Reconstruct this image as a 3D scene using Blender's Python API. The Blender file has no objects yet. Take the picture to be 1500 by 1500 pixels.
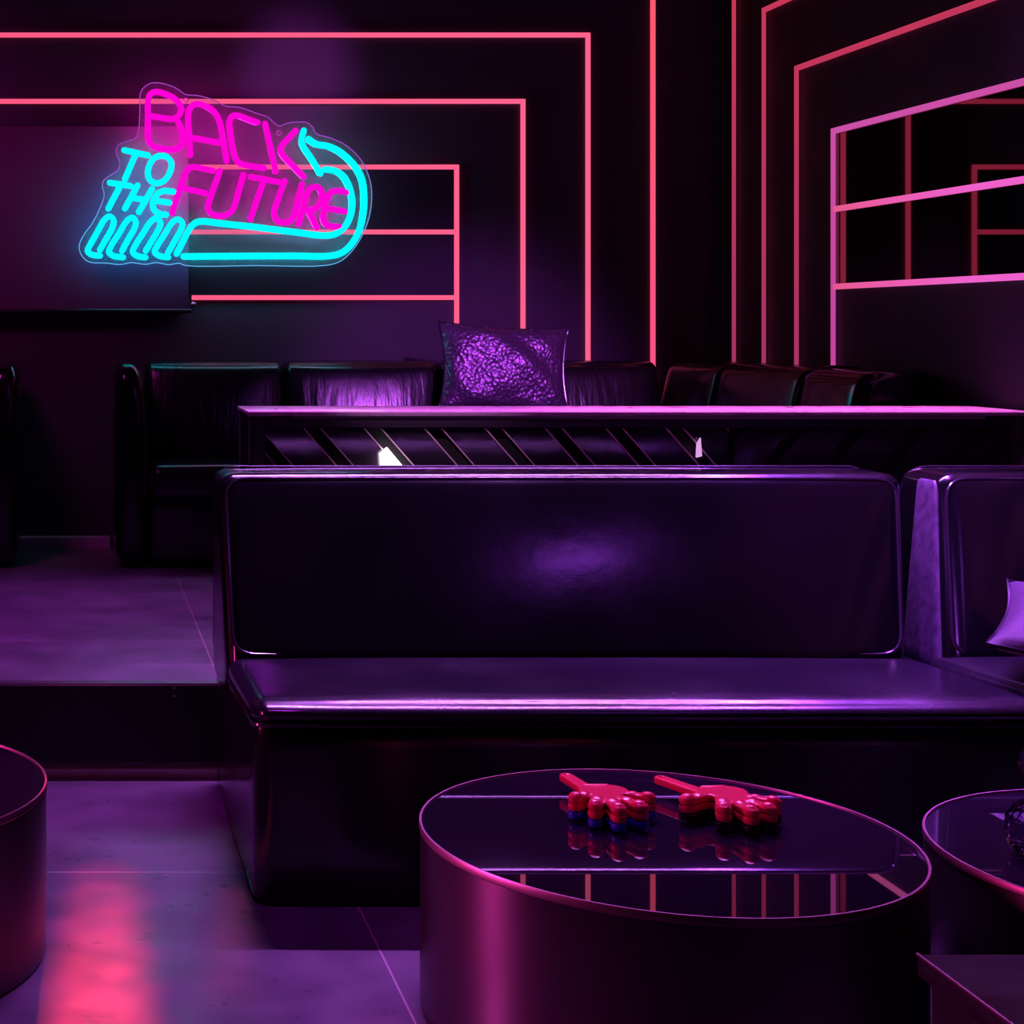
import bpy, bmesh, math, random
import numpy as np
from mathutils import Vector, Matrix
random.seed(4)
S = bpy.context.scene
COL = S.collection
F = 2400.0; CX = 110.0; CY = 480.0; HC = 1.275
def at(px, py, Y):
    return Vector(((px-CX)*Y/F, Y, HC-(py-CY)*Y/F))
PLAT = 0.263           # platform height
PY = 4.67              # platform front edge
YB = 7.6               # back wall
XR = 2.972             # right wall
YM = 6.397; XL = -3.2; YF = -2.6; ZC = 3.5

# ------------------------------------------------------------------ materials
def mat(name):
    m = bpy.data.materials.new(name); m.use_nodes = True
    nt = m.node_tree
    for n in list(nt.nodes): nt.nodes.remove(n)
    out = nt.nodes.new('ShaderNodeOutputMaterial')
    return m, nt, out
def principled(name, col, rough=.5, metal=0, spec=.5, coat=0, coatr=.1, bump=None, aniso=0, sheen=0, rvar=None, cvar=None, ior=None):
    m, nt, out = mat(name)
    b = nt.nodes.new('ShaderNodeBsdfPrincipled')
    b.inputs['Base Color'].default_value = (*col, 1)
    b.inputs['Roughness'].default_value = rough
    b.inputs['Metallic'].default_value = metal
    b.inputs['Specular IOR Level'].default_value = spec
    b.inputs['Coat Weight'].default_value = coat
    b.inputs['Coat Roughness'].default_value = coatr
    b.inputs['Anisotropic'].default_value = aniso
    b.inputs['Sheen Weight'].default_value = sheen
    if ior: b.inputs['IOR'].default_value = ior
    nt.links.new(b.outputs[0], out.inputs[0])
    tc = nt.nodes.new('ShaderNodeTexCoord')
    if bump:
        layers = bump if isinstance(bump, list) else [bump]
        prev = None
        for (kind, scale, stren, dist, stretch) in layers:
            mp = nt.nodes.new('ShaderNodeMapping'); mp.inputs['Scale'].default_value = stretch
            nt.links.new(tc.outputs['Object'], mp.inputs[0])
            if kind == 'noise':
                t = nt.nodes.new('ShaderNodeTexNoise'); t.inputs['Scale'].default_value = scale; t.inputs['Detail'].default_value = 4
            else:
                t = nt.nodes.new('ShaderNodeTexVoronoi'); t.inputs['Scale'].default_value = scale
            nt.links.new(mp.outputs[0], t.inputs['Vector'])
            bn = nt.nodes.new('ShaderNodeBump'); bn.inputs['Strength'].default_value = stren; bn.inputs['Distance'].default_value = dist
            nt.links.new(t.outputs[0], bn.inputs['Height'])
            if prev: nt.links.new(prev.outputs[0], bn.inputs['Normal'])
            prev = bn
        nt.links.new(prev.outputs[0], b.inputs['Normal'])
        if coat: nt.links.new(prev.outputs[0], b.inputs['Coat Normal'])
    if rvar:
        n = nt.nodes.new('ShaderNodeTexNoise'); n.inputs['Scale'].default_value = rvar[0]; n.inputs['Detail'].default_value = 6
        nt.links.new(tc.outputs['Object'], n.inputs['Vector'])
        mr = nt.nodes.new('ShaderNodeMapRange'); mr.inputs[1].default_value = .3; mr.inputs[2].default_value = .7
        mr.inputs[3].default_value = rough-rvar[1]; mr.inputs[4].default_value = rough+rvar[1]
        nt.links.new(n.outputs[0], mr.inputs[0]); nt.links.new(mr.outputs[0], b.inputs['Roughness'])
    if cvar:
        n = nt.nodes.new('ShaderNodeTexNoise'); n.inputs['Scale'].default_value = cvar[0]; n.inputs['Detail'].default_value = 8
        nt.links.new(tc.outputs['Object'], n.inputs['Vector'])
        r = nt.nodes.new('ShaderNodeValToRGB'); r.color_ramp.elements[0].position = .35; r.color_ramp.elements[1].position = .7
        r.color_ramp.elements[0].color = (*col, 1); r.color_ramp.elements[1].color = (*cvar[1], 1)
        nt.links.new(n.outputs[0], r.inputs[0]); nt.links.new(r.outputs[0], b.inputs['Base Color'])
    return m
def emit(name, col, s=1.0):
    m, nt, out = mat(name)
    e = nt.nodes.new('ShaderNodeEmission'); e.inputs[0].default_value = (*col, 1); e.inputs[1].default_value = s
    nt.links.new(e.outputs[0], out.inputs[0]); return m
def emit_grad(name, c0, c1, axis, a, b, s=1.0):
    """LED colour that drifts along the strip (object coordinate axis from a to b)"""
    m, nt, out = mat(name)
    e = nt.nodes.new('ShaderNodeEmission'); e.inputs[1].default_value = s
    tc = nt.nodes.new('ShaderNodeTexCoord'); sp = nt.nodes.new('ShaderNodeSeparateXYZ')
    nt.links.new(tc.outputs['Object'], sp.inputs[0])
    mr = nt.nodes.new('ShaderNodeMapRange'); mr.inputs[1].default_value = a; mr.inputs[2].default_value = b
    nt.links.new(sp.outputs[axis], mr.inputs[0])
    r = nt.nodes.new('ShaderNodeValToRGB'); r.color_ramp.elements[0].color = (*c0, 1); r.color_ramp.elements[1].color = (*c1, 1)
    nt.links.new(mr.outputs[0], r.inputs[0]); nt.links.new(r.outputs[0], e.inputs[0])
    nt.links.new(e.outputs[0], out.inputs[0]); return m

def floor_mat(name, x0, y0, sx, sy, c0, c1, rough):
    m = principled(name, c0, rough, 0, .5, rvar=(9, .08), cvar=(5, c1), bump=[('noise', 60, .12, .002, (1, 1, 1)), ('noise', 4, .25, .004, (.6, 3, 1))])
    nt = m.node_tree; b = [n for n in nt.nodes if n.type == 'BSDF_PRINCIPLED'][0]
    tc = nt.nodes.new('ShaderNodeTexCoord'); sp = nt.nodes.new('ShaderNodeSeparateXYZ'); nt.links.new(tc.outputs['Object'], sp.inputs[0])
    outs = []
    for ax, o, s in ((0, x0, sx), (1, y0, sy)):
        a = nt.nodes.new('ShaderNodeMath'); a.operation = 'SUBTRACT'; a.inputs[1].default_value = o-100*s
        nt.links.new(sp.outputs[ax], a.inputs[0])
        p = nt.nodes.new('ShaderNodeMath'); p.operation = 'MODULO'; p.inputs[1].default_value = s
        nt.links.new(a.outputs[0], p.inputs[0])
        l = nt.nodes.new('ShaderNodeMath'); l.operation = 'LESS_THAN'; l.inputs[1].default_value = .004
        nt.links.new(p.outputs[0], l.inputs[0]); outs.append(l)
    mx = nt.nodes.new('ShaderNodeMath'); mx.operation = 'MAXIMUM'
    nt.links.new(outs[0].outputs[0], mx.inputs[0]); nt.links.new(outs[1].outputs[0], mx.inputs[1])
    src = b.inputs['Base Color'].links[0].from_socket
    mc = nt.nodes.new('ShaderNodeMix'); mc.data_type = 'RGBA'
    nt.links.new(mx.outputs[0], mc.inputs['Factor']); nt.links.new(src, mc.inputs['A']); mc.inputs['B'].default_value = (.5, .35, .4, 1)
    nt.links.new(mc.outputs['Result'], b.inputs['Base Color'])
    return m

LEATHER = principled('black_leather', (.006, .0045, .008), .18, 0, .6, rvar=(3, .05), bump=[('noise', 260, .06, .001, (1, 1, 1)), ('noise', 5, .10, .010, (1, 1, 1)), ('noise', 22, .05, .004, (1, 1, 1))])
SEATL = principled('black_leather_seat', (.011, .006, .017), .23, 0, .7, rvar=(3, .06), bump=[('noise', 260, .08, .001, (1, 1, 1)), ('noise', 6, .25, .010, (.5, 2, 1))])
LEATHER_OLD = principled('black_leather_creased', (.010, .008, .012), .26, 0, .65, rvar=(3, .05), bump=[('noise', 9, .22, .02, (2.5, 1, .4))])
LIT_DUST = principled('lit_dusty_leather', (.10, .055, .13), .45, 0, .5, cvar=(40, (.22, .14, .28)), bump=[('noise', 60, .2, .003, (1, 1, 1))])  # dust specks, plus violet light on the side put into the colour
PIPING = principled('leather_piping', (.03, .02, .035), .16, 0, .9)
PLINTH = principled('black_plinth', (.01, .008, .01), .6)
VELVET = principled('crinkled_fabric', (.22, .14, .26), .36, .7, .8, bump=[('voronoi', 60, .45, .008, (1, 1, 1)), ('noise', 24, .5, .010, (1, 1, 1))])
SATIN = principled('satin_cushion_fabric', (.06, .03, .08), .6, 0, .25, sheen=.1, bump=[('noise', 5, .4, .02, (1, 3, 1))])
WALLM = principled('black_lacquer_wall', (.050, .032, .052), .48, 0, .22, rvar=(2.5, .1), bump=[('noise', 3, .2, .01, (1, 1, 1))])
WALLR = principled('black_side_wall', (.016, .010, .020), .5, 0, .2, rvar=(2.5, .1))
MIRR = principled('dark_tinted_mirror', (.16, .055, .075), .02, 1.0, .5)
MIRB = principled('dark_smoked_mirror', (.04, .03, .045), .25, .6, .4)
CEILM = principled('black_ceiling_paint', (.01, .008, .012), .8)
FLOORM = floor_mat('stone_tile_floor', .622, 3.835, 1.2, 1.2, (.11, .075, .12), (.18, .13, .19), .33)
PLATM = floor_mat('stone_tile_platform', .412, 5.30, 1.2, 1.2, (.12, .10, .13), (.20, .16, .21), .38)
RISERM = principled('black_riser', (.006, .005, .007), .4)
ALU = principled('brushed_aluminium_trim', (.55, .45, .5), .3, 1)
GLASSTOP = principled('black_glass_top', (.012, .005, .016), .012, 0, 1.0, ior=1.75)
DRUM = principled('satin_dark_metal', (.13, .07, .11), .34, .9, .5, aniso=.85)
[n for n in DRUM.node_tree.nodes if n.type == 'BSDF_PRINCIPLED'][0].inputs['Anisotropic Rotation'].default_value = .25
_t = DRUM.node_tree.nodes.new('ShaderNodeTangent'); _t.direction_type = 'RADIAL'; _t.axis = 'Z'
DRUM.node_tree.links.new(_t.outputs[0], [n for n in DRUM.node_tree.nodes if n.type == 'BSDF_PRINCIPLED'][0].inputs['Tangent'])
RIM = principled('polished_copper_rim', (.42, .20, .28), .4, 1)
BARTOP = principled('lacquered_bar_top', (.70, .38, .60), .30, .2, .8, coat=.6, coatr=.12, rvar=(8, .05))
BARFR = principled('dark_bar_frame', (.045, .03, .05), .4, .3, .5)
PLANK = principled('glossy_dark_plank', (.035, .022, .04), .12, .3, .8, bump=[('noise', 18, .15, .004, (1, 1, 1))])
PLEDGE = principled('plank_metal_edge', (.85, .6, .7), .5, .2)
BOXM = principled('dark_side_table_lacquer', (.04, .018, .045), .35, .1, .7, rvar=(10, .08), bump=[('noise', 8, .2, .004, (1, 5, 1))])
REDP = principled('red_plastic', (.80, .02, .07), .28, 0, .5, coat=.3)
BLUEP = principled('blue_plastic', (.02, .05, .42), .3, 0, .5)
BLACKP = principled('black_plastic', (.012, .008, .012), .3)
SCREENM = principled('projection_screen_fabric', (.12, .03, .10), .9, 0, .2)
BLKMET = principled('black_metal', (.02, .02, .022), .35, .6)
m, nt, out = mat('clear_crystal')
g = nt.nodes.new('ShaderNodeBsdfGlass'); g.inputs['IOR'].default_value = 1.5; g.inputs['Roughness'].default_value = 0; g.inputs[0].default_value = (.9, .85, .95, 1)
nt.links.new(g.outputs[0], out.inputs[0]); CRYSTAL = m
# clear acrylic: mostly see-through, a little surface reflection, a little haze that picks up the tubes' light
m, nt, out = mat('clear_acrylic')
tr = nt.nodes.new('ShaderNodeBsdfTransparent'); tr.inputs[0].default_value = (.93, .93, .95, 1)
gl = nt.nodes.new('ShaderNodeBsdfGlossy'); gl.inputs['Roughness'].default_value = .05
df = nt.nodes.new('ShaderNodeBsdfDiffuse'); df.inputs[0].default_value = (.9, .9, .9, 1)
tl = nt.nodes.new('ShaderNodeBsdfTranslucent'); tl.inputs[0].default_value = (.9, .9, .9, 1)
m1 = nt.nodes.new('ShaderNodeMixShader'); m1.inputs[0].default_value = .03
m2 = nt.nodes.new('ShaderNodeMixShader'); m2.inputs[0].default_value = .5
m3 = nt.nodes.new('ShaderNodeMixShader'); m3.inputs[0].default_value = .045
nt.links.new(tr.outputs[0], m1.inputs[1]); nt.links.new(gl.outputs[0], m1.inputs[2])
nt.links.new(df.outputs[0], m2.inputs[1]); nt.links.new(tl.outputs[0], m2.inputs[2])
nt.links.new(m1.outputs[0], m3.inputs[1]); nt.links.new(m2.outputs[0], m3.inputs[2])
nt.links.new(m3.outputs[0], out.inputs[0]); ACRYL = m
PINKN = emit('neon_magenta', (1.0, .0, .64), 1.05)
CYANN = emit('neon_cyan', (.0, .95, 1.0), 1.2)
PINKB = emit('magenta_halo_glow', (1.0, .01, .60), 24.0)  # for added strips that brighten the wall behind the sign
CYANB = emit('cyan_halo_glow', (.0, .75, .95), 17)
EDGEM = emit_grad('edge_lit_acrylic', (.12, .42, .8), (.34, .06, .50), 2, .15, .50, 1.0)  # tube light caught in the acrylic edge, painted as emission
GLINTW = emit('reflection_glow_white', (1, .82, 1), 6)  # glow for a reflection painted on the planks
SPOTP = emit('lamp_glow_violet', (.8, .4, 1), 3)

# ------------------------------------------------------------------ helpers
def tag(o, label=None, cat=None, group=None, kind=None):
    if label: o['label'] = label
    if cat: o['category'] = cat
    if group: o['group'] = group
    if kind: o['kind'] = kind
    return o
def empty(name, loc, label, cat, group=None):
    o = bpy.data.objects.new(name, None); o.empty_display_size = .1; o.location = loc; COL.objects.link(o)
    return tag(o, label, cat, group)
def link(name, bm, m, parent=None, smooth=True):
    me = bpy.data.meshes.new(name)
    bmesh.ops.recalc_face_normals(bm, faces=bm.faces)
    bm.to_mesh(me); bm.free()
    if smooth:
        for p in me.polygons: p.use_smooth = True
        me.set_sharp_from_angle(angle=math.radians(40))
    for q in (m if isinstance(m, list) else [m]): me.materials.append(q)
    o = bpy.data.objects.new(name, me); COL.objects.link(o)
    if parent:
        o.parent = parent; me.transform(Matrix.Translation(-Vector(parent.matrix_basis.translation if parent.parent is None else parent.parent.matrix_basis.translation)))
    return o
def box(bm, lo, hi, bev=0, seg=2):
    r = bmesh.ops.create_cube(bm, size=1)
    for v in r['verts']:
        v.co = Vector([lo[i]+(v.co[i]+.5)*(hi[i]-lo[i]) for i in range(3)])
    if bev:
        ed = list({e for v in r['verts'] for e in v.link_edges})
        bmesh.ops.bevel(bm, geom=ed, offset=bev, segments=seg, affect='EDGES', profile=.5)
def boxo(name, lo, hi, m, parent=None, bev=0):
    bm = bmesh.new(); box(bm, lo, hi, bev); return link(name, bm, m, parent)
def rounded(lo, hi, r, bulge=(0, 0, 0), n=10, arc=5, warp=None):
    """a soft upholstered block: rounded box whose faces swell by bulge (m); warp(Vector)->Vector bends it"""
    half = [(hi[i]-lo[i])/2 for i in range(3)]; c = Vector([(hi[i]+lo[i])/2 for i in range(3)])
    rr = r if isinstance(r, (tuple, list)) else (r, r, r)
    rr = [min(rr[i], half[i]*.98) for i in range(3)]
    cs = []
    for i in range(3):
        h = half[i]; q = rr[i]; L = []
        for k in range(arc): L.append(-h+q*(1-math.cos(math.pi/2*k/arc))*1.0 if False else -h+q*math.tan(math.pi/4*k/arc)*1.0)
        for k in range(n+1): L.append(-(h-q)+2*(h-q)*k/n)
        for k in range(arc-1, -1, -1): L.append(h-q*math.tan(math.pi/4*k/arc))
        cs.append(L)
    bm = bmesh.new(); vd = {}
    def V(p):
        k = tuple(round(t, 6) for t in p)
        if k in vd: return vd[k]
        p = Vector(p)
        s = Vector([p[i]/half[i] for i in range(3)])
        inner = Vector([max(-(half[i]-rr[i]), min(half[i]-rr[i], p[i])) for i in range(3)])
        d = Vector([(p[i]-inner[i])/rr[i] for i in range(3)])
        if d.length > 1e-9:
            d = d.normalized(); q = Vector([inner[i]+d[i]*rr[i] for i in range(3)])
        else: q = inner
        for i in range(3):
            j, k2 = [t for t in range(3) if t != i]
            w = max(0, 1-s[j]**2)*max(0, 1-s[k2]**2)
            q[i] += bulge[i]*(w**.6)*s[i]
        q = q+c
        if warp: q = warp(q)
        v = bm.verts.new(q); vd[k] = v; return v
    for i in range(3):
        j, k2 = [(1, 2), (0, 2), (0, 1)][i]
        for sgn in (-1, 1):
            for a in range(len(cs[j])-1):
                for b in range(len(cs[k2])-1):
                    pts = []
                    for (aa, bb) in ((a, b), (a+1, b), (a+1, b+1), (a, b+1)):
                        p = [0, 0, 0]; p[i] = sgn*half[i]; p[j] = cs[j][aa]; p[k2] = cs[k2][bb]; pts.append(V(p))
                    if len(set(pts)) == 4:
                        try: bm.faces.new(pts)
                        except ValueError: pass
    return bm
def smooth_path(P, closed=False, sub=6):
    P = [Vector(p) for p in P]
    if len(P) < 3 and not closed: return P
    out = []; n = len(P); rng = n if closed else n-1
    for i in range(rng):
        p1 = P[i]; p2 = P[(i+1) % n]
        p0 = P[(i-1) % n] if closed or i > 0 else p1*2-p2
        p3 = P[(i+2) % n] if closed or i+2 < n else p2*2-p1
        t0 = 0; t1 = max((p1-p0).length, 1e-6)**.5; t2 = t1+max((p2-p1).length, 1e-6)**.5; t3 = t2+max((p3-p2).length, 1e-6)**.5
        for k in range(sub):
            t = t1+(t2-t1)*k/sub
            A1 = p0*((t1-t)/(t1-t0))+p1*((t-t0)/(t1-t0)); A2 = p1*((t2-t)/(t2-t1))+p2*((t-t1)/(t2-t1)); A3 = p2*((t3-t)/(t3-t2))+p3*((t-t2)/(t3-t2))
            B1 = A1*((t2-t)/(t2-t0))+A2*((t-t0)/(t2-t0)); B2 = A2*((t3-t)/(t3-t1))+A3*((t-t1)/(t3-t1))
            out.append(B1*((t2-t)/(t2-t1))+B2*((t-t1)/(t2-t1)))
    if not closed: out.append(P[-1])
    return out
def tube(bm, P, r, n=10, closed=False, caps=True):
    P = [Vector(p) for p in P]
    rad = [r]*len(P)
    if caps and not closed:   # round ends
        a = (P[0]-P[1]).normalized(); b = (P[-1]-P[-2]).normalized()
        pre = []; post = []
        for k in (1, 2, 3):
            th = math.pi/2*k/3.2
            pre.insert(0, (P[0]+a*r*math.sin(th), r*math.cos(th))); post.append((P[-1]+b*r*math.sin(th), r*math.cos(th)))
        P, rad = [p for p, _ in pre]+P+[p for p, _ in post], [q for _, q in pre]+rad+[q for _, q in post]
    rings = []; m_ = len(P); up = None
    for i in range(m_):
        if closed: t = (P[(i+1) % m_]-P[i-1]).normalized()
        else: t = (P[min(i+1, m_-1)]-P[max(i-1, 0)]).normalized()
        if up is None:
            up = t.orthogonal().normalized()
        up = (up-t*up.dot(t)).normalized(); s = t.cross(up)
        rings.append([bm.verts.new(P[i]+(up*math.cos(2*math.pi*k/n)+s*math.sin(2*math.pi*k/n))*rad[i]) for k in range(n)])
    for i in range(m_ if closed else m_-1):
        A = rings[i]; B = rings[(i+1) % m_]
        off = 0
        if closed and i == m_-1:
            off = min(range(n), key=lambda o: (A[0].co-B[o].co).length)
        for k in range(n): bm.faces.new((A[k], A[(k+1) % n], B[(k+1+off) % n], B[(k+off) % n]))
    if not closed:
        bm.faces.new(rings[0][::-1]); bm.faces.new(rings[-1])
def lathe(bm, prof, cx, cy, n=96):
    rings = []
    for (r, z) in prof:
        if r < 1e-6: rings.append([bm.verts.new((cx, cy, z))])
        else: rings.append([bm.verts.new((cx+r*math.cos(2*math.pi*k/n), cy+r*math.sin(2*math.pi*k/n), z)) for k in range(n)])
    for A, B in zip(rings, rings[1:]):
        for k in range(n):
            a = [A[k % len(A)], A[(k+1) % len(A)], B[(k+1) % len(B)], B[k % len(B)]]
            u = []
            for v in a:
                if v not in u: u.append(v)
            if len(u) > 2: bm.faces.new(u)
def rect_path(a, b, c, d, r, k=6):
    """rounded-corner closed loop through four corners"""
    C = [Vector(p) for p in (a, b, c, d)]; out = []
    for i in range(4):
        p = C[i]; q0 = (C[i-1]-p).normalized()*r; q1 = (C[(i+1) % 4]-p).normalized()*r
        for j in range(k+1):
            t = j/k; out.append((p+q0)*(1-t)**2+p*2*t*(1-t)+(p+q1)*t*t)
    return out

# ------------------------------------------------------------------ the room
def struct(name, lo, hi, m): return tag(boxo(name, lo, hi, m), kind='structure')
struct('floor', (XL, YF, -.1), (XR, YB, 0), FLOORM)
struct('platform_floor', (XL, PY, 0.001), (XR-.001, YB, PLAT), PLATM).name = 'floor_platform'
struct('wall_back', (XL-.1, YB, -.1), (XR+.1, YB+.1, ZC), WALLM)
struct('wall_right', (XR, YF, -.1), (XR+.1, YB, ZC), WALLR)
struct('wall_left', (XL-.1, YF, -.1), (XL, YB, ZC), WALLM)
struct('wall_front', (XL-.1, YF-.1, -.1), (XR+.1, YF, ZC), WALLM)
struct('ceiling', (XL-.1, YF-.1, ZC), (XR+.1, YB+.1, ZC+.1), CEILM)
struct('trim_1', (XL, PY-.012, .04), (XR-.002, PY, PLAT-.006), RISERM)              # riser face
o = struct('trim_2', (XL, PY-.016, PLAT-.006), (XR-.002, PY+.02, PLAT+.002), ALU)   # nosing
o = struct('trim_3', (XL, PY-.02, 0.0), (XR-.002, PY, .022), principled('riser_foot_strip', (.5, .6, .45), .35, .5))
bm = bmesh.new()
for pz in (1008, 1020):
    p = at(255, pz, PY-.014); bmesh.ops.create_uvsphere(bm, u_segments=10, v_segments=6, radius=.004, matrix=Matrix.Translation(p))
o = link('trim_4', bm, ALU); tag(o, kind='structure')
struct('baseboard_back', (XL, YB-.09, PLAT), (.16, YB, PLAT+.047), principled('pale_skirting', (.45, .36, .48), .35))
# tinted mirror set between the LED lines of the right wall, smoked one on the back wall
o = boxo('mirror_panel', (XR-.006, 2.0, HC+.16), (XR-.0005, YM, HC+.7676), MIRR)
tag(o, 'long tinted mirror between the pink light lines of the right wall', 'mirror')
a = at(283, 245, YB); b = at(668, 436, YB)
o = boxo('mirror_panel', (.53, YB-.006, b.z), (b.x, YB-.0005, a.z), MIRB)
tag(o, 'smoked mirror on the back wall behind the neon sign', 'mirror')

# ------------------------------------------------------------------ LED lines
def led(points, wall, m, label, w=.022, d=.012):
    """a flat LED profile running along straight segments on a wall"""
    bm = bmesh.new(); e = w/2
    for p, q in zip(points, points[1:]):
        lo = [min(p[i], q[i])-e for i in range(2)]; hi = [max(p[i], q[i])+e for i in range(2)]
        if wall == 'back': box(bm, (lo[0], YB-d-.006, lo[1]), (hi[0], YB-.0065, hi[1]), .002, 1)
        elif wall == 'right': box(bm, (XR-d-.006, lo[0], lo[1]), (XR-.0065, hi[0], hi[1]), .002, 1)
        elif wall == 'left': box(bm, (XL, lo[0], lo[1]), (XL+d, hi[0], hi[1]), .002, 1)
    o = link('led_strip', bm, m, smooth=False)
    g = {'back': 'pink LED lines on the back wall', 'right': 'pink LED lines on the right wall', 'left': 'pink LED lines on the left wall'}[wall]
    return tag(o, label, 'led strip', g)
CORAL = (1.0, .10, .235); ROSE = (.86, .085, .20); PINKH = (.86, .12, .25)
LB = emit_grad('led_coral_pink', CORAL, (1.0, .12, .27), 0, -.2, 1.9)
LV = emit_grad('led_coral_vertical', (.95, .085, .24), (1.0, .10, .17), 2, 1.1, 2.6)
LR = emit_grad('led_rose_magenta', (.86, .12, .60), (.80, .10, .26), 1, 5.4, 6.4)
LRV = emit_grad('led_rose_vertical', (.40, .035, .13), (.60, .04, .10), 2, 1.2, 2.7, .95)
LRV2 = emit_grad('led_magenta_vertical', (.55, .055, .34), (.60, .08, .38), 2, 1.2, 2.1)
def bx(px): return (px-CX)*YB/F
def bz(py): return HC-(py-CY)*YB/F
zlow = PLAT+.35
for px, py, lab in ((955, -42, 'outermost pink light line of the back wall, its top above the picture'),
                    (860, 52, 'tall pink light bracket on the back wall, second from the room corner'),
                    (765, 149, 'pink light bracket on the back wall passing behind the word BACK')):
    led([(XL+.05, bz(py)), (bx(px), bz(py)), (bx(px), zlow)], 'back', LB if px < 955 else LV, lab)
led([(.535, bz(245)), (bx(668), bz(245)), (bx(668), zlow)], 'back', LB, 'smallest pink light bracket on the back wall, framing the smoked mirror')
led([(.535, bz(340)), (bx(661), bz(340))], 'back', LB, 'short horizontal pink light line crossing the middle of the smoked mirror')
led([(bx(284), bz(436)), (bx(661), bz(436))], 'back', LB, 'lowest horizontal pink light line along the bottom of the smoked mirror')
ry = lambda px: F*XR/(px-CX)
led([(2.0, HC+1.66), (ry(1079), HC+1.66), (ry(1079), zlow)], 'right', LRV, 'pink light line of the right wall nearest the room corner')
led([(2.0, HC+465*ry(1123)/F), (ry(1123), HC+465*ry(1123)/F), (ry(1123), zlow)], 'right', LRV, 'pink light bracket of the right wall whose corner nearly touches the picture top')
led([(2.0, HC+1.064), (ry(1171), HC+1.064), (ry(1171), zlow)], 'right', LRV, 'pink light bracket of the right wall just outside the mirror frame')
led([(2.0, HC+.7676), (YM, HC+.7676), (YM, zlow)], 'right', LRV2, 'innermost pink light bracket of the right wall along the top of the tinted mirror')
led([(2.0, HC+.462), (YM-.02, HC+.462)], 'right', LR, 'bright pink light line across the middle of the tinted mirror')
led([(2.0, HC+.16), (YM-.02, HC+.16)], 'right', LR, 'bright pink light line along the bottom of the tinted mirror')

# ------------------------------------------------------------------ projection screen
z0 = at(0, 458, 7.5).z; z1 = at(0, 185, 7.5).z; xr = at(276, 0, 7.5).x
t = empty('projection_screen', (-.6, 7.52, z0), 'wide dim purple screen hung on the back wall left of the neon sign', 'screen')
boxo('screen_fabric', (-1.9, 7.50, z0+.015), (xr, 7.515, z1), SCREENM, t, .002)
boxo('backing_board', (-1.89, 7.516, z0+.02), (xr-.01, YB-.002, z1-.01), PLINTH, t)
bm = bmesh.new(); tube(bm, [(-1.9, 7.507, z0+.008), (xr+.005, 7.507, z0+.008)], .012, 12); link('bottom_bar', bm, BLKMET, t)
bm = bmesh.new(); bmesh.ops.create_uvsphere(bm, u_segments=16, v_segments=10, radius=.014, matrix=Matrix.Translation(at(283, 446, 7.507))); link('end_knob', bm, RIM, t)

# ------------------------------------------------------------------ neon sign
ZS = 7.37
def zp(zone, P):
    ox, oy = {'A': (100, 110), 'B': (320, 110), 'C': (100, 230), 'D': (320, 230)}[zone[0]]
    return [(ox+x*.16, oy+y*.16) for x, y in P]
strokes = []   # (letter name, colour, radius px, closed, points)
def st(name, colr, P, closed=False, r=4.5): strokes.append((name, colr, r, closed, P))
st('letter_b', 'P', zp('A', [(725, 555), (728, 400), (732, 220), (755, 175), (800, 158), (870, 172), (960, 213), (1020, 275), (1033, 325), (1005, 378), (950, 405), (860, 396), (750, 378)]))
st('letter_b', 'P', zp('A', [(1000, 425), (1035, 500), (1050, 585), (1025, 655), (950, 686), (860, 677), (790, 660), (740, 615), (725, 555)]))
st('letter_a', 'P', zp('A', [(1115, 735), (1105, 560), (1095, 400), (1105, 320), (1160, 270), (1235, 280), (1320, 328), (1375, 410), (1405, 540), (1425, 660), (1447, 790)]))
st('letter_a', 'P', zp('A', [(1145, 580), (1400, 625)]))
st('letter_c', 'P', zp('B', [(355, 438), (260, 405), (175, 374), (125, 380), (98, 430), (108, 560), (130, 690), (152, 765), (195, 812), (270, 832), (350, 845), (415, 855)]))
st('letter_k', 'P', zp('B', [(425, 450), (520, 885)]))
st('letter_k', 'P', zp('B', [(703, 513), (640, 580), (580, 645), (565, 690), (590, 740), (680, 835), (777, 935)]))
st('letter_f', 'P', zp('C', [(1325, 130), (1235, 110), (1155, 95), (1110, 103), (1080, 135), (1050, 205), (1000, 355), (950, 515)]))
st('letter_f', 'P', zp('C', [(1060, 290), (1255, 333)]))
st('letter_u', 'P', [(321.6, 250.8), (313.5, 274), (305.8, 296), (304.2, 305.5), (309.6, 313.5), (320.8, 316.4), (330, 315.6), (338.2, 310.5), (343, 302), (349, 281), (356, 256.4)])
st('letter_t', 'P', zp('D', [(292, 185), (548, 232)])); st('letter_t', 'P', zp('D', [(400, 250), (290, 570)]))
st('letter_u', 'P', zp('D', [(600, 225), (558, 345), (518, 455), (505, 520), (530, 580), (590, 600), (650, 588), (690, 535), (725, 395), (762, 250)]))
st('letter_r', 'P', zp('D', [(730, 615), (768, 480), (800, 355), (830, 298), (880, 275), (928, 300), (945, 355), (925, 430), (885, 472), (840, 488), (785, 490)]))
st('letter_r', 'P', zp('D', [(825, 500), (895, 645)]))
st('letter_e', 'P', zp('D', [(1172, 326), (1090, 312), (1030, 325), (990, 385), (965, 480), (955, 565), (985, 622), (1040, 638), (1105, 640)]))
st('letter_e', 'P', zp('D', [(985, 470), (1150, 500)]))
st('letter_t', 'C', zp('A', [(512, 690), (728, 738)])); st('letter_t', 'C', zp('A', [(612, 735), (518, 955)]))
st('letter_o', 'C', zp('A', [(850, 742), (905, 755), (943, 810), (930, 890), (880, 965), (810, 993), (750, 965), (727, 900), (745, 820), (790, 760)]), True)
st('letter_t', 'C', zp('C', [(380, 238), (570, 268)])); st('letter_t', 'C', zp('C', [(470, 275), (367, 473)]))
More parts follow.
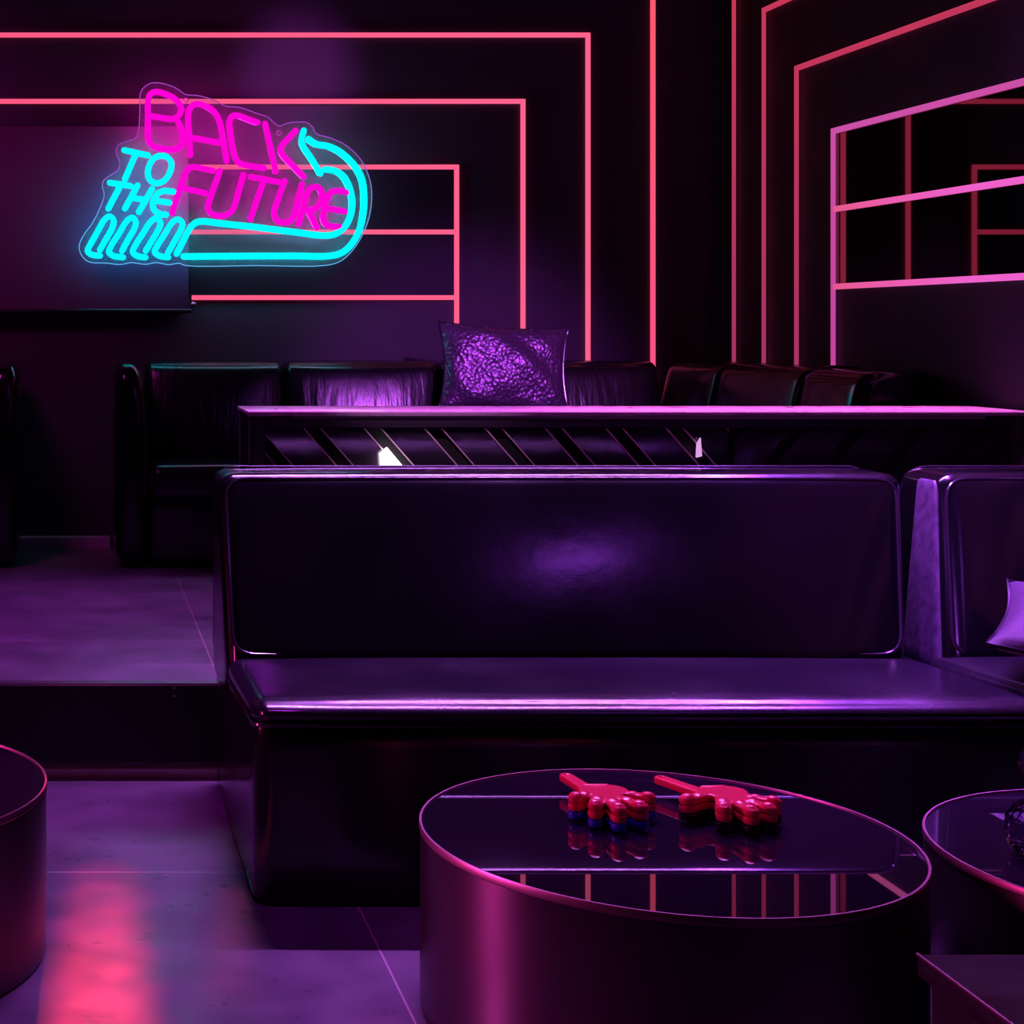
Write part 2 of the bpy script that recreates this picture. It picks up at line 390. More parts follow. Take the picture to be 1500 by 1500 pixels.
st('letter_h', 'C', zp('C', [(632, 264), (518, 473)])); st('letter_h', 'C', zp('C', [(765, 295), (645, 505)])); st('letter_h', 'C', zp('C', [(590, 378), (705, 395)]))
st('letter_e', 'C', zp('C', [(962, 320), (875, 313), (815, 340), (782, 395), (773, 450), (798, 500), (845, 525), (895, 530)]))
st('letter_e', 'C', zp('C', [(790, 402), (925, 420)]))
st('arrow_head', 'C', zp('B', [(778, 510), (757, 590), (768, 645), (850, 770), (930, 905)]))
st('arrow_tail', 'C', zp('B', [(820, 590), (890, 635), (1000, 655), (1100, 700), (1200, 785), (1275, 880), (1315, 980), (1328, 1100)])+zp('D', [(1326, 470), (1290, 655), (1220, 790), (1130, 875), (1020, 906), (700, 907), (300, 908), (-320, 912)]), r=4.9)
st('arrow_tail', 'C', zp('B', [(970, 866), (1055, 877), (1130, 920), (1182, 1000), (1212, 1100)])+zp('D', [(1221, 420), (1205, 530), (1160, 630), (1080, 700), (980, 721), (700, 690), (300, 640), (0, 608), (-120, 592), (-205, 600), (-260, 650), (-320, 760), (-383, 885)]), r=4.9)
for L in ([(290, 905), (210, 893), (177, 860), (195, 815), (265, 690), (335, 570), (380, 546), (415, 585), (402, 650), (350, 745), (290, 850)],
          [(500, 920), (410, 905), (372, 870), (392, 815), (465, 700), (540, 582), (590, 556), (617, 600), (602, 660), (550, 750), (492, 860)],
          [(705, 920), (625, 905), (590, 870), (610, 815), (680, 705), (755, 592), (808, 562), (842, 600), (826, 660), (765, 765), (708, 860)],
          [(912, 920), (830, 905), (790, 870), (810, 820), (880, 710), (950, 602), (1000, 573), (1042, 605), (1030, 665), (970, 775), (910, 880)]):
    st('loop', 'C', zp('C', L))
sign = empty('neon_sign', at(330, 390, ZS), 'pink and cyan neon sign on clear acrylic with words and a curved arrow', 'neon sign')
OUT = [(345, 120), (365, 88), (405, 69), (470, 77), (520, 98), (560, 125), (620, 130), (700, 153), (750, 180), (820, 187), (900, 215), (955, 234), (985, 262), (1010, 276), (1045, 263), (1090, 257), (1138, 259), (1165, 278), (1185, 312), (1250, 332), (1330, 370), (1400, 440), (1440, 530), (1450, 620), (1432, 730), (1380, 840), (1310, 915), (1240, 940), (900, 942), (560, 942), (530, 931), (480, 938), (420, 928), (370, 936), (300, 928), (250, 937), (180, 930), (100, 925), (65, 895), (52, 850), (72, 800), (115, 740), (150, 670), (172, 605), (163, 565), (170, 535), (200, 512), (237, 488), (247, 450), (230, 405), (238, 368), (275, 350), (318, 336), (335, 300), (342, 210)]
OUTP = [(100+x*.30667, 100+y*.30667) for x, y in OUT]
path = smooth_path([at(x, y, ZS) for x, y in OUTP], True, 4)
bm = bmesh.new()
front = [bm.verts.new(p) for p in path]; back = [bm.verts.new(p+Vector((0, .006, 0))) for p in path]
bm.faces.new(front); bm.faces.new(back[::-1])
for i in range(len(front)): bm.faces.new((front[i], front[(i+1) % len(front)], back[(i+1) % len(front)], back[i]))
plate = link('acrylic_panel', bm, ACRYL, sign, smooth=False)
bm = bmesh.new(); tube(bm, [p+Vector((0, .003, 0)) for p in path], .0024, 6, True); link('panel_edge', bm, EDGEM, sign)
for (x, y) in ((561, 153), (1007, 308)):
    p = at(100+x*.30667, 100+y*.30667, ZS)
    bm = bmesh.new(); tube(bm, [p+Vector((math.cos(a)*.0105, -.003, math.sin(a)*.0105)) for a in [k*math.pi/10 for k in range(20)]], .0022, 6, True)
    link('mounting_eyelet', bm, principled('bright_eyelet', (.9, .7, .95), .2, .7), sign)
    bm = bmesh.new(); tube(bm, [p+Vector((0, -.004, 0)), Vector((p.x, YB, p.z))], .004, 8); link('standoff_rod', bm, ACRYL, sign)
yoff = -.014
groups = {}
for (nm, c, r, cl, P) in strokes: groups.setdefault((nm, c, len([1 for k in groups if k[0] == nm]) if False else 0), [])
# consecutive strokes of the same letter make one part
parts = []; last = None
for s_ in strokes:
    if s_[0] == 'loop' or last is None or last != (s_[0], s_[1]): parts.append([s_])
    else: parts[-1].append(s_)
    last = (s_[0], s_[1])
bp = bmesh.new(); bc = bmesh.new()  # added glowing strips hidden behind the tubes, for the wall halo
for g_ in parts:
    bm = bmesh.new()
    for (nm, c, r, cl, P) in g_:
        R = r*ZS/F
        W = smooth_path([at(x, y, ZS)+Vector((0, yoff, 0)) for x, y in P], cl, 5)
        tube(bm, W, R, 10, cl)
        tube(bp if c == 'P' else bc, [p+Vector((0, -yoff+.05, 0)) for p in W], R*.35, 5, cl, caps=False)
    o = link(g_[0][0], bm, PINKN if g_[0][1] == 'P' else CYANN, sign)
    o['label'] = ('magenta' if g_[0][1] == 'P' else 'cyan')+' glowing tube'
link('halo_helper', bp, PINKB, sign)['label'] = 'added magenta strip lighting the wall halo'
link('halo_helper', bc, CYANB, sign)['label'] = 'added cyan strip lighting the wall halo'

# ------------------------------------------------------------------ sofas
def block(name, lo, hi, r, m, parent, bulge=(0, 0, 0), warp=None, n=10):
    return link(name, rounded(lo, hi, r, bulge, n, 5, warp), m, parent)
def pipe(parent, P, r=.006, closed=True, name='piping'):
    bm = bmesh.new(); tube(bm, P, r, 8, closed); return link(name, bm, PIPING, parent)
Y0, Y1 = 3.60, 4.64
XS = .392
# long front sofa -----------------------------------------------------------
sofa = empty('sofa', (1.27, 4.1, 0), 'long black leather sofa in the foreground with a low wide seat', 'sofa', 'black leather sofas')
def recl(z):  # lean of the backrest face
    return (z-.41)*.50
def back_warp(q):
    q = q.copy()
    f = (4.62-q.y)/(4.62-4.17)
    if q.z > .41:
        q.y += max(0, min(1, f))*recl(q.z)
        q.x += .095*(q.x-.392)/1.75*(q.z-.41)/.46
    return q
def sofa_back(parent, x0, x1, m=LEATHER):
    b = block('backrest', (x0, 4.17, .30), (x1, 4.62, .882), (.045, .05, .03), m, parent, (.004, .02, .004), back_warp, 12)
    # piping round the face and along the rear top edge
    g = .016; zt = .868; zb = .44
    yf = lambda z: 4.17+recl(z)*(1)+.0
    fx = lambda x: x+.095*(x-.392)/1.75
    P = rect_path((x0+g, yf(zb)-.002, zb), (x1-g, yf(zb)-.002, zb), (fx(x1)-g, yf(zt)+.004, zt), (fx(x0)+g, yf(zt)+.004, zt), .06)
    pipe(parent, P, .005)
    pipe(parent, rect_path((x0+.004, 4.59, .34), (x1-.004, 4.59, .34), (fx(x1)-.004, 4.59, .884), (fx(x0)+.004, 4.59, .884), .06), .006)
block('base', (XS+.004, Y0+.004, .0), (2.141, Y1-.03, .402), (.05, .05, .012), LEATHER, sofa, (.004, .006, 0))
def seat_warp(q):
    q = q.copy(); q.z -= max(0, (q.y-Y0))*.035*(1 if q.z > .38 else 0); return q
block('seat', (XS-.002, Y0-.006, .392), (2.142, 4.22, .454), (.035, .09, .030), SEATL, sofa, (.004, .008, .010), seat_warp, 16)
pipe(sofa, rect_path((XS, Y0-.002, .400), (2.146, Y0-.002, .400), (2.146, 4.2, .38), (XS, 4.2, .38), .05), .005)
sofa_back(sofa, XS-.004, 2.128)
block('side_panel', (2.10, 4.20, .05), (2.149, 4.60, .42), .02, LEATHER, sofa)
# right-hand front sofa ------------------------------------------------------
sofb = empty('sofa', (2.5, 4.1, 0), 'black leather sofa at the right edge holding a purple-lit cushion', 'sofa', 'black leather sofas')
block('base', (2.155, Y0+.004, 0), (2.92, Y1-.03, .402), (.05, .05, .012), LEATHER, sofb)
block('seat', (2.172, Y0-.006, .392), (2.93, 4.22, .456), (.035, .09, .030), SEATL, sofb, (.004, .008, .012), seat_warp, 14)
pipe(sofb, rect_path((2.156, Y0-.002, .400), (2.926, Y0-.002, .400), (2.926, 4.2, .38), (2.156, 4.2, .38), .05), .005)
sofa_back(sofb, 2.225, 2.83, LEATHER)
block('side_panel', (2.217, 4.205, .40), (2.235, 4.40, .862), (.006, .03, .03), LIT_DUST, sofb, (0, 0, 0), back_warp, 12)['label'] = 'dusty backrest side with violet light painted in'  # thin panel added over the lit front part of the side

def cushion(name, c, w, h, t, m, rot, label, group=None, crump=.01, rng=1):
    """throw cushion: two bulged skins meeting at a seam with pointed corners"""
    bm = bmesh.new(); n = 26; rnd = random.Random(rng); ph = [rnd.uniform(0, 6) for _ in range(8)]
    M = Matrix.Translation(c) @ rot
    g = {}
    for s in (-1, 1):
        for i in range(n+1):
            for j in range(n+1):
                u = -1+2*i/n; v = -1+2*j/n
                if (i in (0, n) or j in (0, n)) and s == 1: g[(s, i, j)] = g[(-1, i, j)]; continue
                pinch = 1-.10*(1-v*v)*abs(u)**3; pinch2 = 1-.10*(1-u*u)*abs(v)**3
                th = t/2*max(0, (1-u**2)*(1-v**2))**.45
                th += crump*max(0, (1-u**4)*(1-v**4))*(math.sin(5*u+ph[0])*math.sin(4*v+ph[1])+.6*math.sin(9*u+7*v+ph[2]))*.5
                g[(s, i, j)] = bm.verts.new(M @ Vector((u*w/2*pinch, s*th, v*h/2*pinch2)))
        for i in range(n):
            for j in range(n):
                try: bm.faces.new((g[(s, i, j)], g[(s, i+1, j)], g[(s, i+1, j+1)], g[(s, i, j+1)]))
                except ValueError: pass
    root = empty(name, c, label, 'cushion', group)
    link('cover', bm, m, root)
    P = []
    for (a0, b0, a1, b1) in ((-1, -1, 1, -1), (1, -1, 1, 1), (1, 1, -1, 1), (-1, 1, -1, -1)):
        for k in range(10):
            u = a0+(a1-a0)*k/10; v = b0+(b1-b0)*k/10
            P.append(M @ Vector((u*w/2*(1-.10*(1-v*v)*abs(u)**3), 0, v*h/2*(1-.10*(1-u*u)*abs(v)**3))))
    bm = bmesh.new(); tube(bm, P, .005, 6, True); link('seam', bm, PIPING, root)
    return root
cushion('throw_cushion', Vector((2.43, 3.86, .545)), .46, .40, .12, SATIN, Matrix.Rotation(math.radians(-72), 4, 'X') @ Matrix.Rotation(math.radians(35), 4, 'Y'), 'plain purple-lit cushion on the sofa at the right edge', 'cushions')

# rear sofas -----------------------------------------------------------------
def rear_sofa(label, x0, x1, splits, arm_left=True):
    T = PLAT+.86
    r = empty('sofa', ((x0+x1)/2, 7.2, PLAT), label, 'sofa', 'black leather sofas')
    s = 1 if arm_left else -1
    xa = x0 if arm_left else x1; xi = xa+s*.135
    def aw(q):   # rounded shoulder: the inner side sweeps outward to the top
        q = q.copy(); k = max(0, (q.z-(T-.32))/.32); d = (q.x-xa)*s
        q.x = xa+s*d*(1-.25*k*k); q.y += .05*max(0, (q.z-(PLAT+.55))/.3)**2*(1 if q.y < 7.1 else 0); return q
    block('arm', (min(xa, xi), 6.87, PLAT+.01), (max(xa, xi), 7.50, T), (.05, .06, .07), LEATHER, r, (.004, .004, 0), aw, 14)
    lo, hi = (xi+.004, x1) if arm_left else (x0, xi-.004)
    block('base', (lo, 6.90, PLAT), (hi, 7.48, PLAT+.30), (.03, .03, .03), LEATHER, r)
    block('seat', (lo, 6.86, PLAT+.28), (hi, 7.30, PLAT+.435), (.045, .05, .05), SEATL, r, (0, .006, .01), None, 14)
    ed = [lo]+splits+[hi]
    for a_, b_ in zip(ed, ed[1:]):
        def bw(q): q = q.copy(); q.y += max(0, q.z-(PLAT+.43))*.22*(1 if q.y < 7.35 else 0); return q
        block('backrest', (a_+.004, 7.18, PLAT+.36), (b_-.004, 7.53, T), (.03, .06, .05), LEATHER_OLD, r, (0, .034, .004), bw, 12)
    P = [Vector((xa+s*.118, 6.885, PLAT+.30)), Vector((xa+s*.118, 6.88, T-.25)), Vector((xa+s*.105, 6.90, T-.12)), Vector((xa+s*.075, 6.945, T-.035)), Vector((xa+s*.05, 7.0, T-.008))]
    pipe(r, smooth_path(P), .005, False)
    return r
rear_sofa('black leather sofa along the back wall behind the long bar table', .172, 2.60, [.93, 1.62])
rear_sofa('black leather sofa end at the far left edge of the picture', -1.9, -.243, [-1.0], False)
# wing along the right wall
T = PLAT+.86
wing = empty('sofa', (2.8, 6.2, PLAT), 'black leather sofa against the right wall below the tinted mirror', 'sofa', 'black leather sofas')
def ww(q): q = q.copy(); q.x += max(0, q.z-(PLAT+.43))*.20*(1 if q.x < 2.85 else 0); return q
block('base', (2.28, 5.60, PLAT), (2.93, 6.84, PLAT+.30), (.03, .03, .03), LEATHER, wing)
block('seat', (2.25, 5.58, PLAT+.28), (2.72, 6.845, PLAT+.435), (.05, .045, .05), SEATL, wing, (0, 0, .01))
for a_, b_ in ((5.60, 6.06), (6.07, 6.84), (6.85, 7.45)):
    block('backrest', (2.61, a_, PLAT+.36), (2.915, b_, T), (.06, .04, .05), LEATHER_OLD if a_ > 6 else LEATHER, wing, (.02, 0, .004), ww, 12)
P = [Vector((2.64, 6.06, PLAT+.42)), Vector((2.655, 6.06, T-.2)), Vector((2.69, 6.06, T-.05)), Vector((2.76, 6.06, T+.002)), Vector((2.9, 6.06, T+.002))]
pipe(wing, smooth_path(P), .006, False)
# cushion on the rear sofa
cushion('throw_cushion', at(738, 541, 7.12), .57, .40, .16, VELVET, Matrix.Rotation(math.radians(-14), 4, 'X') @ Matrix.Rotation(math.radians(3), 4, 'Y'), 'crinkled shiny dark cushion leaning on the rear sofa back', 'cushions', .02, 5)

# ------------------------------------------------------------------ bar table with slanted planks
bar = empty('bar_table', (1.7, 5.2, PLAT), 'long dark bar table with slanted glossy planks behind the front sofa', 'table')
bx0, bx1 = .53, 2.93; zt = HC-.256
boxo('table_top', (bx0, 5.0, zt-.014), (bx1, 5.36, zt), BARTOP, bar, .003)
boxo('apron', (bx0+.02, 5.02, zt-.050), (bx1-.02, 5.34, zt-.0145), BARFR, bar, .002)
for x in (bx0+.005, bx1-.05):
    boxo('leg', (x, 5.015, PLAT), (x+.045, 5.06, zt-.0145), BARFR, bar, .002)
    boxo('leg', (x, 5.30, PLAT), (x+.045, 5.345, zt-.0145), BARFR, bar, .002)
boxo('back_panel', (bx0+.05, 5.07, PLAT+.01), (bx1-.05, 5.09, zt-.052), PLINTH, bar)
# planks run down to the right on the left half and down to the left on the right half
def clip_plank(xa, w, sgn, z_top, z_bot, xmin, xmax):
    sl = .88   # run per rise
    h = z_top-z_bot
    P = [(xa, z_top), (xa+w, z_top), (xa+w+sgn*sl*h, z_bot), (xa+sgn*sl*h, z_bot)]
    return P
def poly_clip(P, ax, lim, keep_less):
    out = []
    for i in range(len(P)):
        a_, b_ = P[i], P[(i+1) % len(P)]
        ia = (a_[ax] <= lim) if keep_less else (a_[ax] >= lim); ib = (b_[ax] <= lim) if keep_less else (b_[ax] >= lim)
        if ia: out.append(a_)
        if ia != ib:
            t_ = (lim-a_[ax])/(b_[ax]-a_[ax]); out.append((a_[0]+(b_[0]-a_[0])*t_, a_[1]+(b_[1]-a_[1])*t_))
    return out
def prism(bm, P, y0, y1):
    f = [bm.verts.new((x, y0, z)) for x, z in P]; b = [bm.verts.new((x, y1, z)) for x, z in P]
    bm.faces.new(f); bm.faces.new(b[::-1])
    for i in range(len(P)): bm.faces.new((f[i], f[(i+1) % len(P)], b[(i+1) % len(P)], b[i]))
ztp, zbp = zt-.054, PLAT+.02
xl, xm, xrr = bx0+.055, 2.02, bx1-.055
sp = .186
for k in range(-6, 22):
    for sgn in (1, -1):
        xa = (645-CX)*5.05/F+k*sp if sgn == 1 else xm+.05+k*sp
        P = clip_plank(xa, .138, sgn, ztp, zbp, 0, 0)
        lim = (xl, xm-.01) if sgn == 1 else (xm+.01, xrr)
        P = poly_clip(P, 0, lim[0], False) if P else P
        P = poly_clip(P, 0, lim[1], True) if P else P
        if len(P) < 3 or max(p[0] for p in P)-min(p[0] for p in P) < .03: continue
        if max(p[1] for p in P) < .86: continue     # planks wholly hidden behind the sofa back
        bm = bmesh.new(); prism(bm, P, 5.045+(k % 2)*.002, 5.068)
        pl = link('plank', bm, PLANK, bar, smooth=False)
        if sgn == 1:
            bm = bmesh.new()
            for w0 in (0, .134):
                Q = clip_plank(xa+w0, .0045, sgn, ztp, zbp, 0, 0)
                Q = poly_clip(Q, 0, lim[0], False); Q = poly_clip(Q, 0, lim[1], True) if Q else Q
                if len(Q) > 2: prism(bm, Q, 5.038, 5.046)
            if len(bm.faces): link('edge_strip', bm, PLEDGE, pl, smooth=False)
            else: bm.free()
tri = [at(557, 690, 5.035), at(556, 664, 5.035), at(566, 655, 5.035), at(597, 692, 5.035), at(597, 705, 5.035), at(557, 705, 5.035)]  # plank reflection painted as a glowing white patch
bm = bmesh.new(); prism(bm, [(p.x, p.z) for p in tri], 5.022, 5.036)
link('painted_reflection', bm, GLINTW, bar, smooth=False)['label'] = 'painted white reflection in the planks'
for (pa, pb, pc, pd) in (((470, 692), (482, 684), (500, 685), (508, 692)), ((1019, 670), (1020, 650), (1025, 641), (1027, 668))):  # further plank reflections painted as glowing slivers
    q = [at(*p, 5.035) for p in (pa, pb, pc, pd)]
    bm = bmesh.new(); prism(bm, [(p.x, p.z) for p in q], 5.026, 5.036); link('painted_reflection', bm, emit('reflection_glow', (.75, .35, .8) if pa[0] > 900 else (.9, .35, .6), 1.0), bar, smooth=False)['label'] = 'painted violet reflection sliver'

# ------------------------------------------------------------------ drum tables
def drum(cx, cy, r, zt, label):
    t = empty('drum_table', (cx, cy, 0), label, 'table', 'round drum tables')
    bm = bmesh.new(); lathe(bm, [(r-.01, 0.0), (r-.003, .004), (r-.002, .02), (r-.002, zt-.012)], cx, cy, 128); link('body', bm, DRUM, t)
    bm = bmesh.new(); lathe(bm, [(r-.002, zt-.012), (r, zt-.010), (r, zt+.0015), (r-.001, zt+.003), (r-.005, zt+.003), (r-.006, zt)], cx, cy, 128); link('rim', bm, RIM, t)
    bm = bmesh.new(); lathe(bm, [(r-.006, zt-.01), (r-.006, zt), (0, zt)], cx, cy, 128); link('table_top', bm, GLASSTOP, t)
    return t
ZT = HC-.934
drum(1.083, 3.02, .44, ZT, 'large round drum table with two red hand clappers on its black glass top')
drum(1.975, 2.885, .43, ZT-.001, 'round drum table at the right edge holding a crystal decanter')
drum(-.497, 3.37, .44, ZT, 'round drum table cut off by the left edge of the picture')

# side table, bottom right
zb_ = HC-.835
sx, sy = (1343-CX)*2.185/F, 2.185
st_ = empty('side_table', (sx+.3, sy-.3, 0), 'square dark low side table in the bottom right corner', 'table')
boxo('table_top', (sx, sy-.62, zb_-.03), (sx+.62, sy, zb_), BOXM, st_, .003)
boxo('body', (sx+.012, sy-.608, .0), (sx+.608, sy-.012, zb_-.0305), BARFR, st_, .004)
bm = bmesh.new(); tube(bm, [(sx+.001, sy-.62, zb_-.001), (sx+.001, sy, zb_-.001)], .0028, 8); link('edge_trim', bm, RIM, st_)

# ------------------------------------------------------------------ crystal decanter
dx, dy = (1519-CX)*2.90/F, 2.90
dec = empty('decanter', (dx, dy, ZT), 'round crystal decanter with a faceted stopper on the right drum table', 'decanter')
bm = bmesh.new(); z = ZT+.0045
lathe(bm, [(0, z), (.034, z), (.046, z+.012), (.052, z+.035), (.050, z+.060), (.036, z+.082), (.018, z+.094), (.013, z+.104), (.014, z+.116), (.021, z+.120),
           (.0205, z+.117), (.011, z+.113), (.010, z+.100), (.015, z+.091), (.033, z+.078), (.046, z+.058), (.047, z+.034), (.042, z+.014), (0, z+.008)], dx, dy, 20)
link('body', bm, CRYSTAL, dec, smooth=False)
bm = bmesh.new(); bmesh.ops.create_icosphere(bm, subdivisions=2, radius=.033, matrix=Matrix.Translation((dx, dy, z+.157)))
lathe(bm, [(.0, z+.1), (.0085, z+.1), (.0095, z+.128), (0, z+.13)], dx, dy, 12)
link('stopper', bm, CRYSTAL, dec, smooth=False)

# ------------------------------------------------------------------ hand clappers
def capsule_sdf(X, Y, a, b, ra, rb):
    pax = X-a[0]; pay = Y-a[1]; bax = b[0]-a[0]; bay = b[1]-a[1]
    h = np.clip((pax*bax+pay*bay)/(bax*bax+bay*bay+1e-12), 0, 1)
    return np.hypot(pax-bax*h, pay-bay*h)-(ra+(rb-ra)*h)
def smin(a, b, k):
    h = np.clip(.5+.5*(b-a)/k, 0, 1); return b*(1-h)+a*h-k*h*(1-h)
def flat_shape(sdf, z0, z1, ext, rnd=.005, cell=.0025, knobs=None):
    """solid of an outline given as a distance function, edges rounded over rnd"""
    x0, x1, y0, y1 = ext; nx = int((x1-x0)/cell); ny = int((y1-y0)/cell)
    gx = np.linspace(x0, x1, nx+1); gy = np.linspace(y0, y1, ny+1); X, Y = np.meshgrid(gx, gy, indexing='ij')
    D = sdf(X, Y); inside = D < 0
    bm = bmesh.new(); vt = {}; vb = {}
    cellsin = inside[:-1, :-1] | inside[1:, :-1] | inside[:-1, 1:] | inside[1:, 1:]
    def vert(i, j):
        if (i, j) in vt: return vt[(i, j)], vb[(i, j)]
        x, y = X[i, j], Y[i, j]; d = D[i, j]
        if d > 0:
            e = 1e-4
            for _ in range(3):
                xx = np.array([x]); yy = np.array([y]); d0 = sdf(xx, yy)[0]
                gx_ = (sdf(xx+e, yy)[0]-d0)/e; gy_ = (sdf(xx, yy+e)[0]-d0)/e; l = math.hypot(gx_, gy_)+1e-9
                x -= d0*gx_/l; y -= d0*gy_/l
            d = 0
        q = min(1, max(0, -d/rnd)); hh = math.sqrt(max(0, 1-(1-q)**2))
        zt_ = z1-rnd*(1-hh); zb2 = z0+rnd*(1-hh)
        if knobs:
            for (kx, ky, kr, kh) in knobs:
                t_ = math.hypot(x-kx, y-ky)/kr
                if t_ < 1: zt_ += kh*math.sqrt(1-t_*t_)
        vt[(i, j)] = bm.verts.new((x, y, zt_)); vb[(i, j)] = bm.verts.new((x, y, zb2)); return vt[(i, j)], vb[(i, j)]
    cnt = {}
    for i in range(nx):
        for j in range(ny):
            if not cellsin[i, j]: continue
            c = [(i, j), (i+1, j), (i+1, j+1), (i, j+1)]
            vs = [vert(*k) for k in c]
            bm.faces.new([v[0] for v in vs]); bm.faces.new([v[1] for v in vs][::-1])
            for k in range(4):
                e = (c[k], c[(k+1) % 4]); key = tuple(sorted(e)); cnt[key] = cnt.get(key, [])+[e]
    for key, L in cnt.items():
        if len(L) == 1:
            a_, b_ = L[0]; bm.faces.new((vt[b_], vt[a_], vb[a_], vb[b_]))
    return bm
def clapper(cx, cy, rot, tips, htip, low_mat, label):
    root = empty('hand_clapper', (cx, cy, ZT), label, 'hand clapper', 'red hand clappers')
    def hand(X, Y, handle):
        d = capsule_sdf(X, Y, (-.012, -.006), (.018, -.004), .032, .034)
        for (tx, ty, w) in tips:
            d = smin(d, capsule_sdf(X, Y, (tx*.25, ty*.25), (tx, ty), w*.8, w), .006)
        if handle:
            d = smin(d, capsule_sdf(X, Y, (0, .01), htip, .017, .014), .012)
            d = np.maximum(d, -(np.hypot(X-htip[0], Y-htip[1])-.005))
        return d
    ext = (-.13, .15, -.18, .18)
    R = Matrix.Translation((cx, cy, ZT+.0035)) @ Matrix.Rotation(rot, 4, 'Z')
    kn = [(tx*.97, ty*.97, .012, .006) for tx, ty, w in tips]+[(tx*.66, ty*.66, .009, .003) for tx, ty, w in tips]
    for nm, z0_, z1_, hd, m_, tilt in (('lower_hand', 0, .016, False, low_mat, 0), ('middle_hand', .0165, .031, True, REDP, 0), ('upper_hand', .0315, .045, False, REDP, 0)):
        bm = flat_shape(lambda X, Y: hand(X, Y, hd), z0_, z1_, ext, .004, .0028, kn if nm == 'upper_hand' else None)
        bmesh.ops.transform(bm, matrix=R, verts=bm.verts)
        o = link(nm, bm, m_, root)
        if nm == 'lower_hand': o['label'] = 'blue lower hand' if low_mat is BLUEP else 'black lower hand'
    bm = bmesh.new(); tube(bm, [R @ Vector((-.02, .024, .038)), R @ Vector((.02, .024, .038))], .009, 10); link('hinge_pin', bm, REDP, root)
tips1 = [(-.062, -.045, .0135), (-.040, -.095, .0135), (-.004, -.118, .0145), (.042, -.102, .0145), (.078, -.045, .013)]
clapper(1.010, 3.150, 0, tips1, (-.020, .150), BLUEP, 'left red hand clapper with a blue lower hand on the drum table')
tips2 = [(-.085, -.038, .014), (-.042, -.098, .0145), (-.002, -.122, .0145), (.040, -.110, .014), (.072, -.070, .013)]
clapper(1.235, 3.140, math.radians(6), tips2, (-.045, .148), BLACKP, 'right red hand clapper with a black lower hand on the drum table')

# ------------------------------------------------------------------ light
V_ = (.42, .10, 1.0); P_ = (.85, .10, .75)
def spot(name, loc, target, energy, col, size=60, rad=.05, blend=.6):
    L = bpy.data.lights.new(name, 'SPOT'); L.energy = energy; L.color = col; L.spot_size = math.radians(size); L.spot_blend = blend; L.shadow_soft_size = rad
    o = bpy.data.objects.new(name, L); COL.objects.link(o); o.location = loc
    o.rotation_euler = (Vector(target)-Vector(loc)).to_track_quat('-Z', 'Y').to_euler(); return o
def area(name, loc, target, energy, col, sx, sy, spread=180):
    L = bpy.data.lights.new(name, 'AREA'); L.shape = 'RECTANGLE'; L.spread = math.radians(spread); L.size = sx; L.size_y = sy; L.energy = energy; L.color = col
    o = bpy.data.objects.new(name, L); COL.objects.link(o); o.location = loc
    o.rotation_euler = (Vector(target)-Vector(loc)).to_track_quat('-Z', 'Y').to_euler(); return o
V_ = (.40, .06, 1.0)
spot('ceiling_spot_right', (2.7, 5.0, 3.35), (2.15, 3.85, .4), 900, V_, 34, .06, 1)
spot('ceiling_spot_corner', (-.2, 2.0, 3.3), (2.30, 4.45, .62), 230, V_, 13, .04)
spot('ceiling_spot_platform', (-.3, 5.9, 3.35), (.0, 5.6, PLAT), 260, (.62, .04, .90), 50, .08, 1)
spot('ceiling_spot_floor', (.3, 2.9, 3.35), (.5, 3.2, 0), 62, (.55, .03, .9), 50, .08)
for i, (px, py, e) in enumerate(((155, 1285, 600), (155, 1320, 1200), (152, 1360, 1700), (150, 1400, 2000), (147, 1445, 2000), (145, 1495, 2000), (143, 1550, 2000), (338, 1310, 200), (338, 1335, 200), (337, 1362, 220), (336, 1390, 220), (335, 1420, 200), (334, 1452, 160))):
    yy = HC*F/(py-CY); tx = (px-CX)*yy/F
    spot('red_streak_helper', (tx+.02, 6.2, 3.35), (tx, yy, 0), e, (1.0, .045, .085), 3.3 if i < 7 else 1.7, .03, 1)  # added unseen red spots, lined up to form the floor streaks
area('ceiling_panel_front', (2.45, 1.75, 3.4), (1.3, 4.27, .58), 2.6, V_, .5, .12)
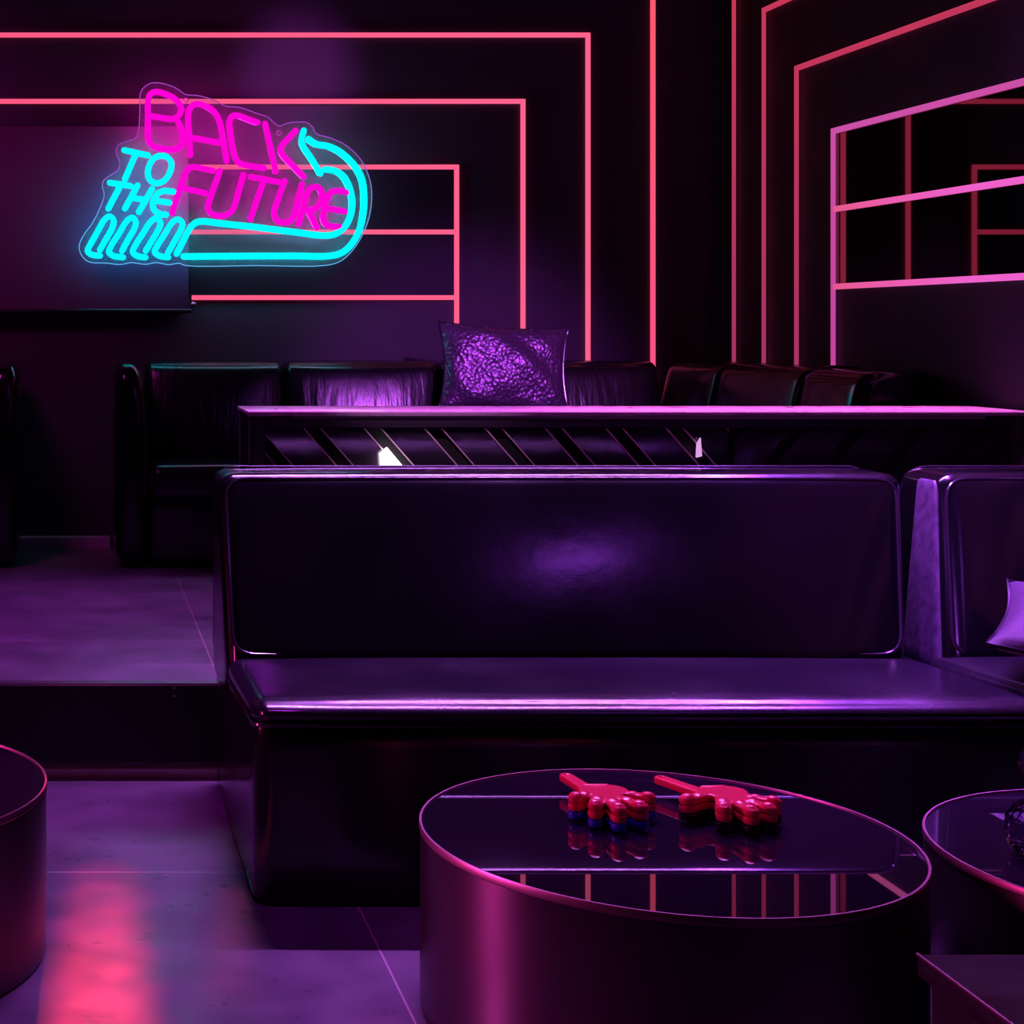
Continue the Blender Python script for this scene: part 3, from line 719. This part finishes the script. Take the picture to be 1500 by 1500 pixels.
spot('ceiling_spot_sofa', (2.3, 2.07, 3.3), (1.8, 7.2, .95), 900, (.60, .10, 1.0), 19, .15, .8)
spot('plank_edge_helper', (-.4, 2.0, 3.3), (1.10, 5.04, .98), 280, (.9, .45, 1.0), 9, .03, 1)  # added narrow light that brightens the plank edges
area('bar_top_helper', (2.25, 5.17, 3.4), (2.25, 5.17, 1.0), 9, (.95, .22, .80), 1.5, .04, 14)  # added unseen strip, spread narrowed to brighten only the bar top
area('bar_top_helper_left', (1.05, 5.17, 3.4), (1.05, 5.17, 1.0), 1.5, (.8, .2, .85), .9, .04, 14)  # weaker added strip for the left part of the bar top
area('ceiling_strip', (1.6, 5.2, 3.35), (1.6, 4.1, .4), 50, (.60, .16, 1.0), 2.4, .05, 60)
area('left_led_stand_in', (-2.9, 3.5, 1.2), (1.0, 3.0, .2), 8, (1.0, .05, .45), .10, 1.0, 70)  # added pink light standing in for unseen LED strips on the left
spot('drum_streak_helper', (-2.6, 3.52, 1.7), (.72, 2.80, .14), 500, (1.0, .12, .72), 11, .05, 1)  # added narrow light shaped for the pink streak on the drum
spot('screen_wash', (-1.2, 5.4, 3.3), (-.9, 7.5, 1.6), 130, (.8, .04, .6), 60, .5)
spot('wall_wash', (1.0, 5.2, 3.4), (1.04, 7.6, 2.45), 230, (.6, .08, .8), 15, .1, 1)

w = bpy.data.worlds.new('World'); S.world = w; w.use_nodes = True
w.node_tree.nodes['Background'].inputs[0].default_value = (.3, .1, .5, 1); w.node_tree.nodes['Background'].inputs[1].default_value = .004

cam = bpy.data.cameras.new('Camera'); co = bpy.data.objects.new('Camera', cam); COL.objects.link(co)
co.location = (0, 0, HC); co.rotation_euler = (math.pi/2, 0, 0)
cam.sensor_fit = 'HORIZONTAL'; cam.sensor_width = 36; cam.lens = F/1500*36
cam.shift_x = (750-CX)/1500; cam.shift_y = -(750-CY)/1500; cam.clip_start = .05
S.camera = co
S.view_settings.view_transform = 'Standard'; S.view_settings.look = 'None'; S.view_settings.gamma = 1; S.view_settings.exposure = 0
S.view_settings.use_curve_mapping = False
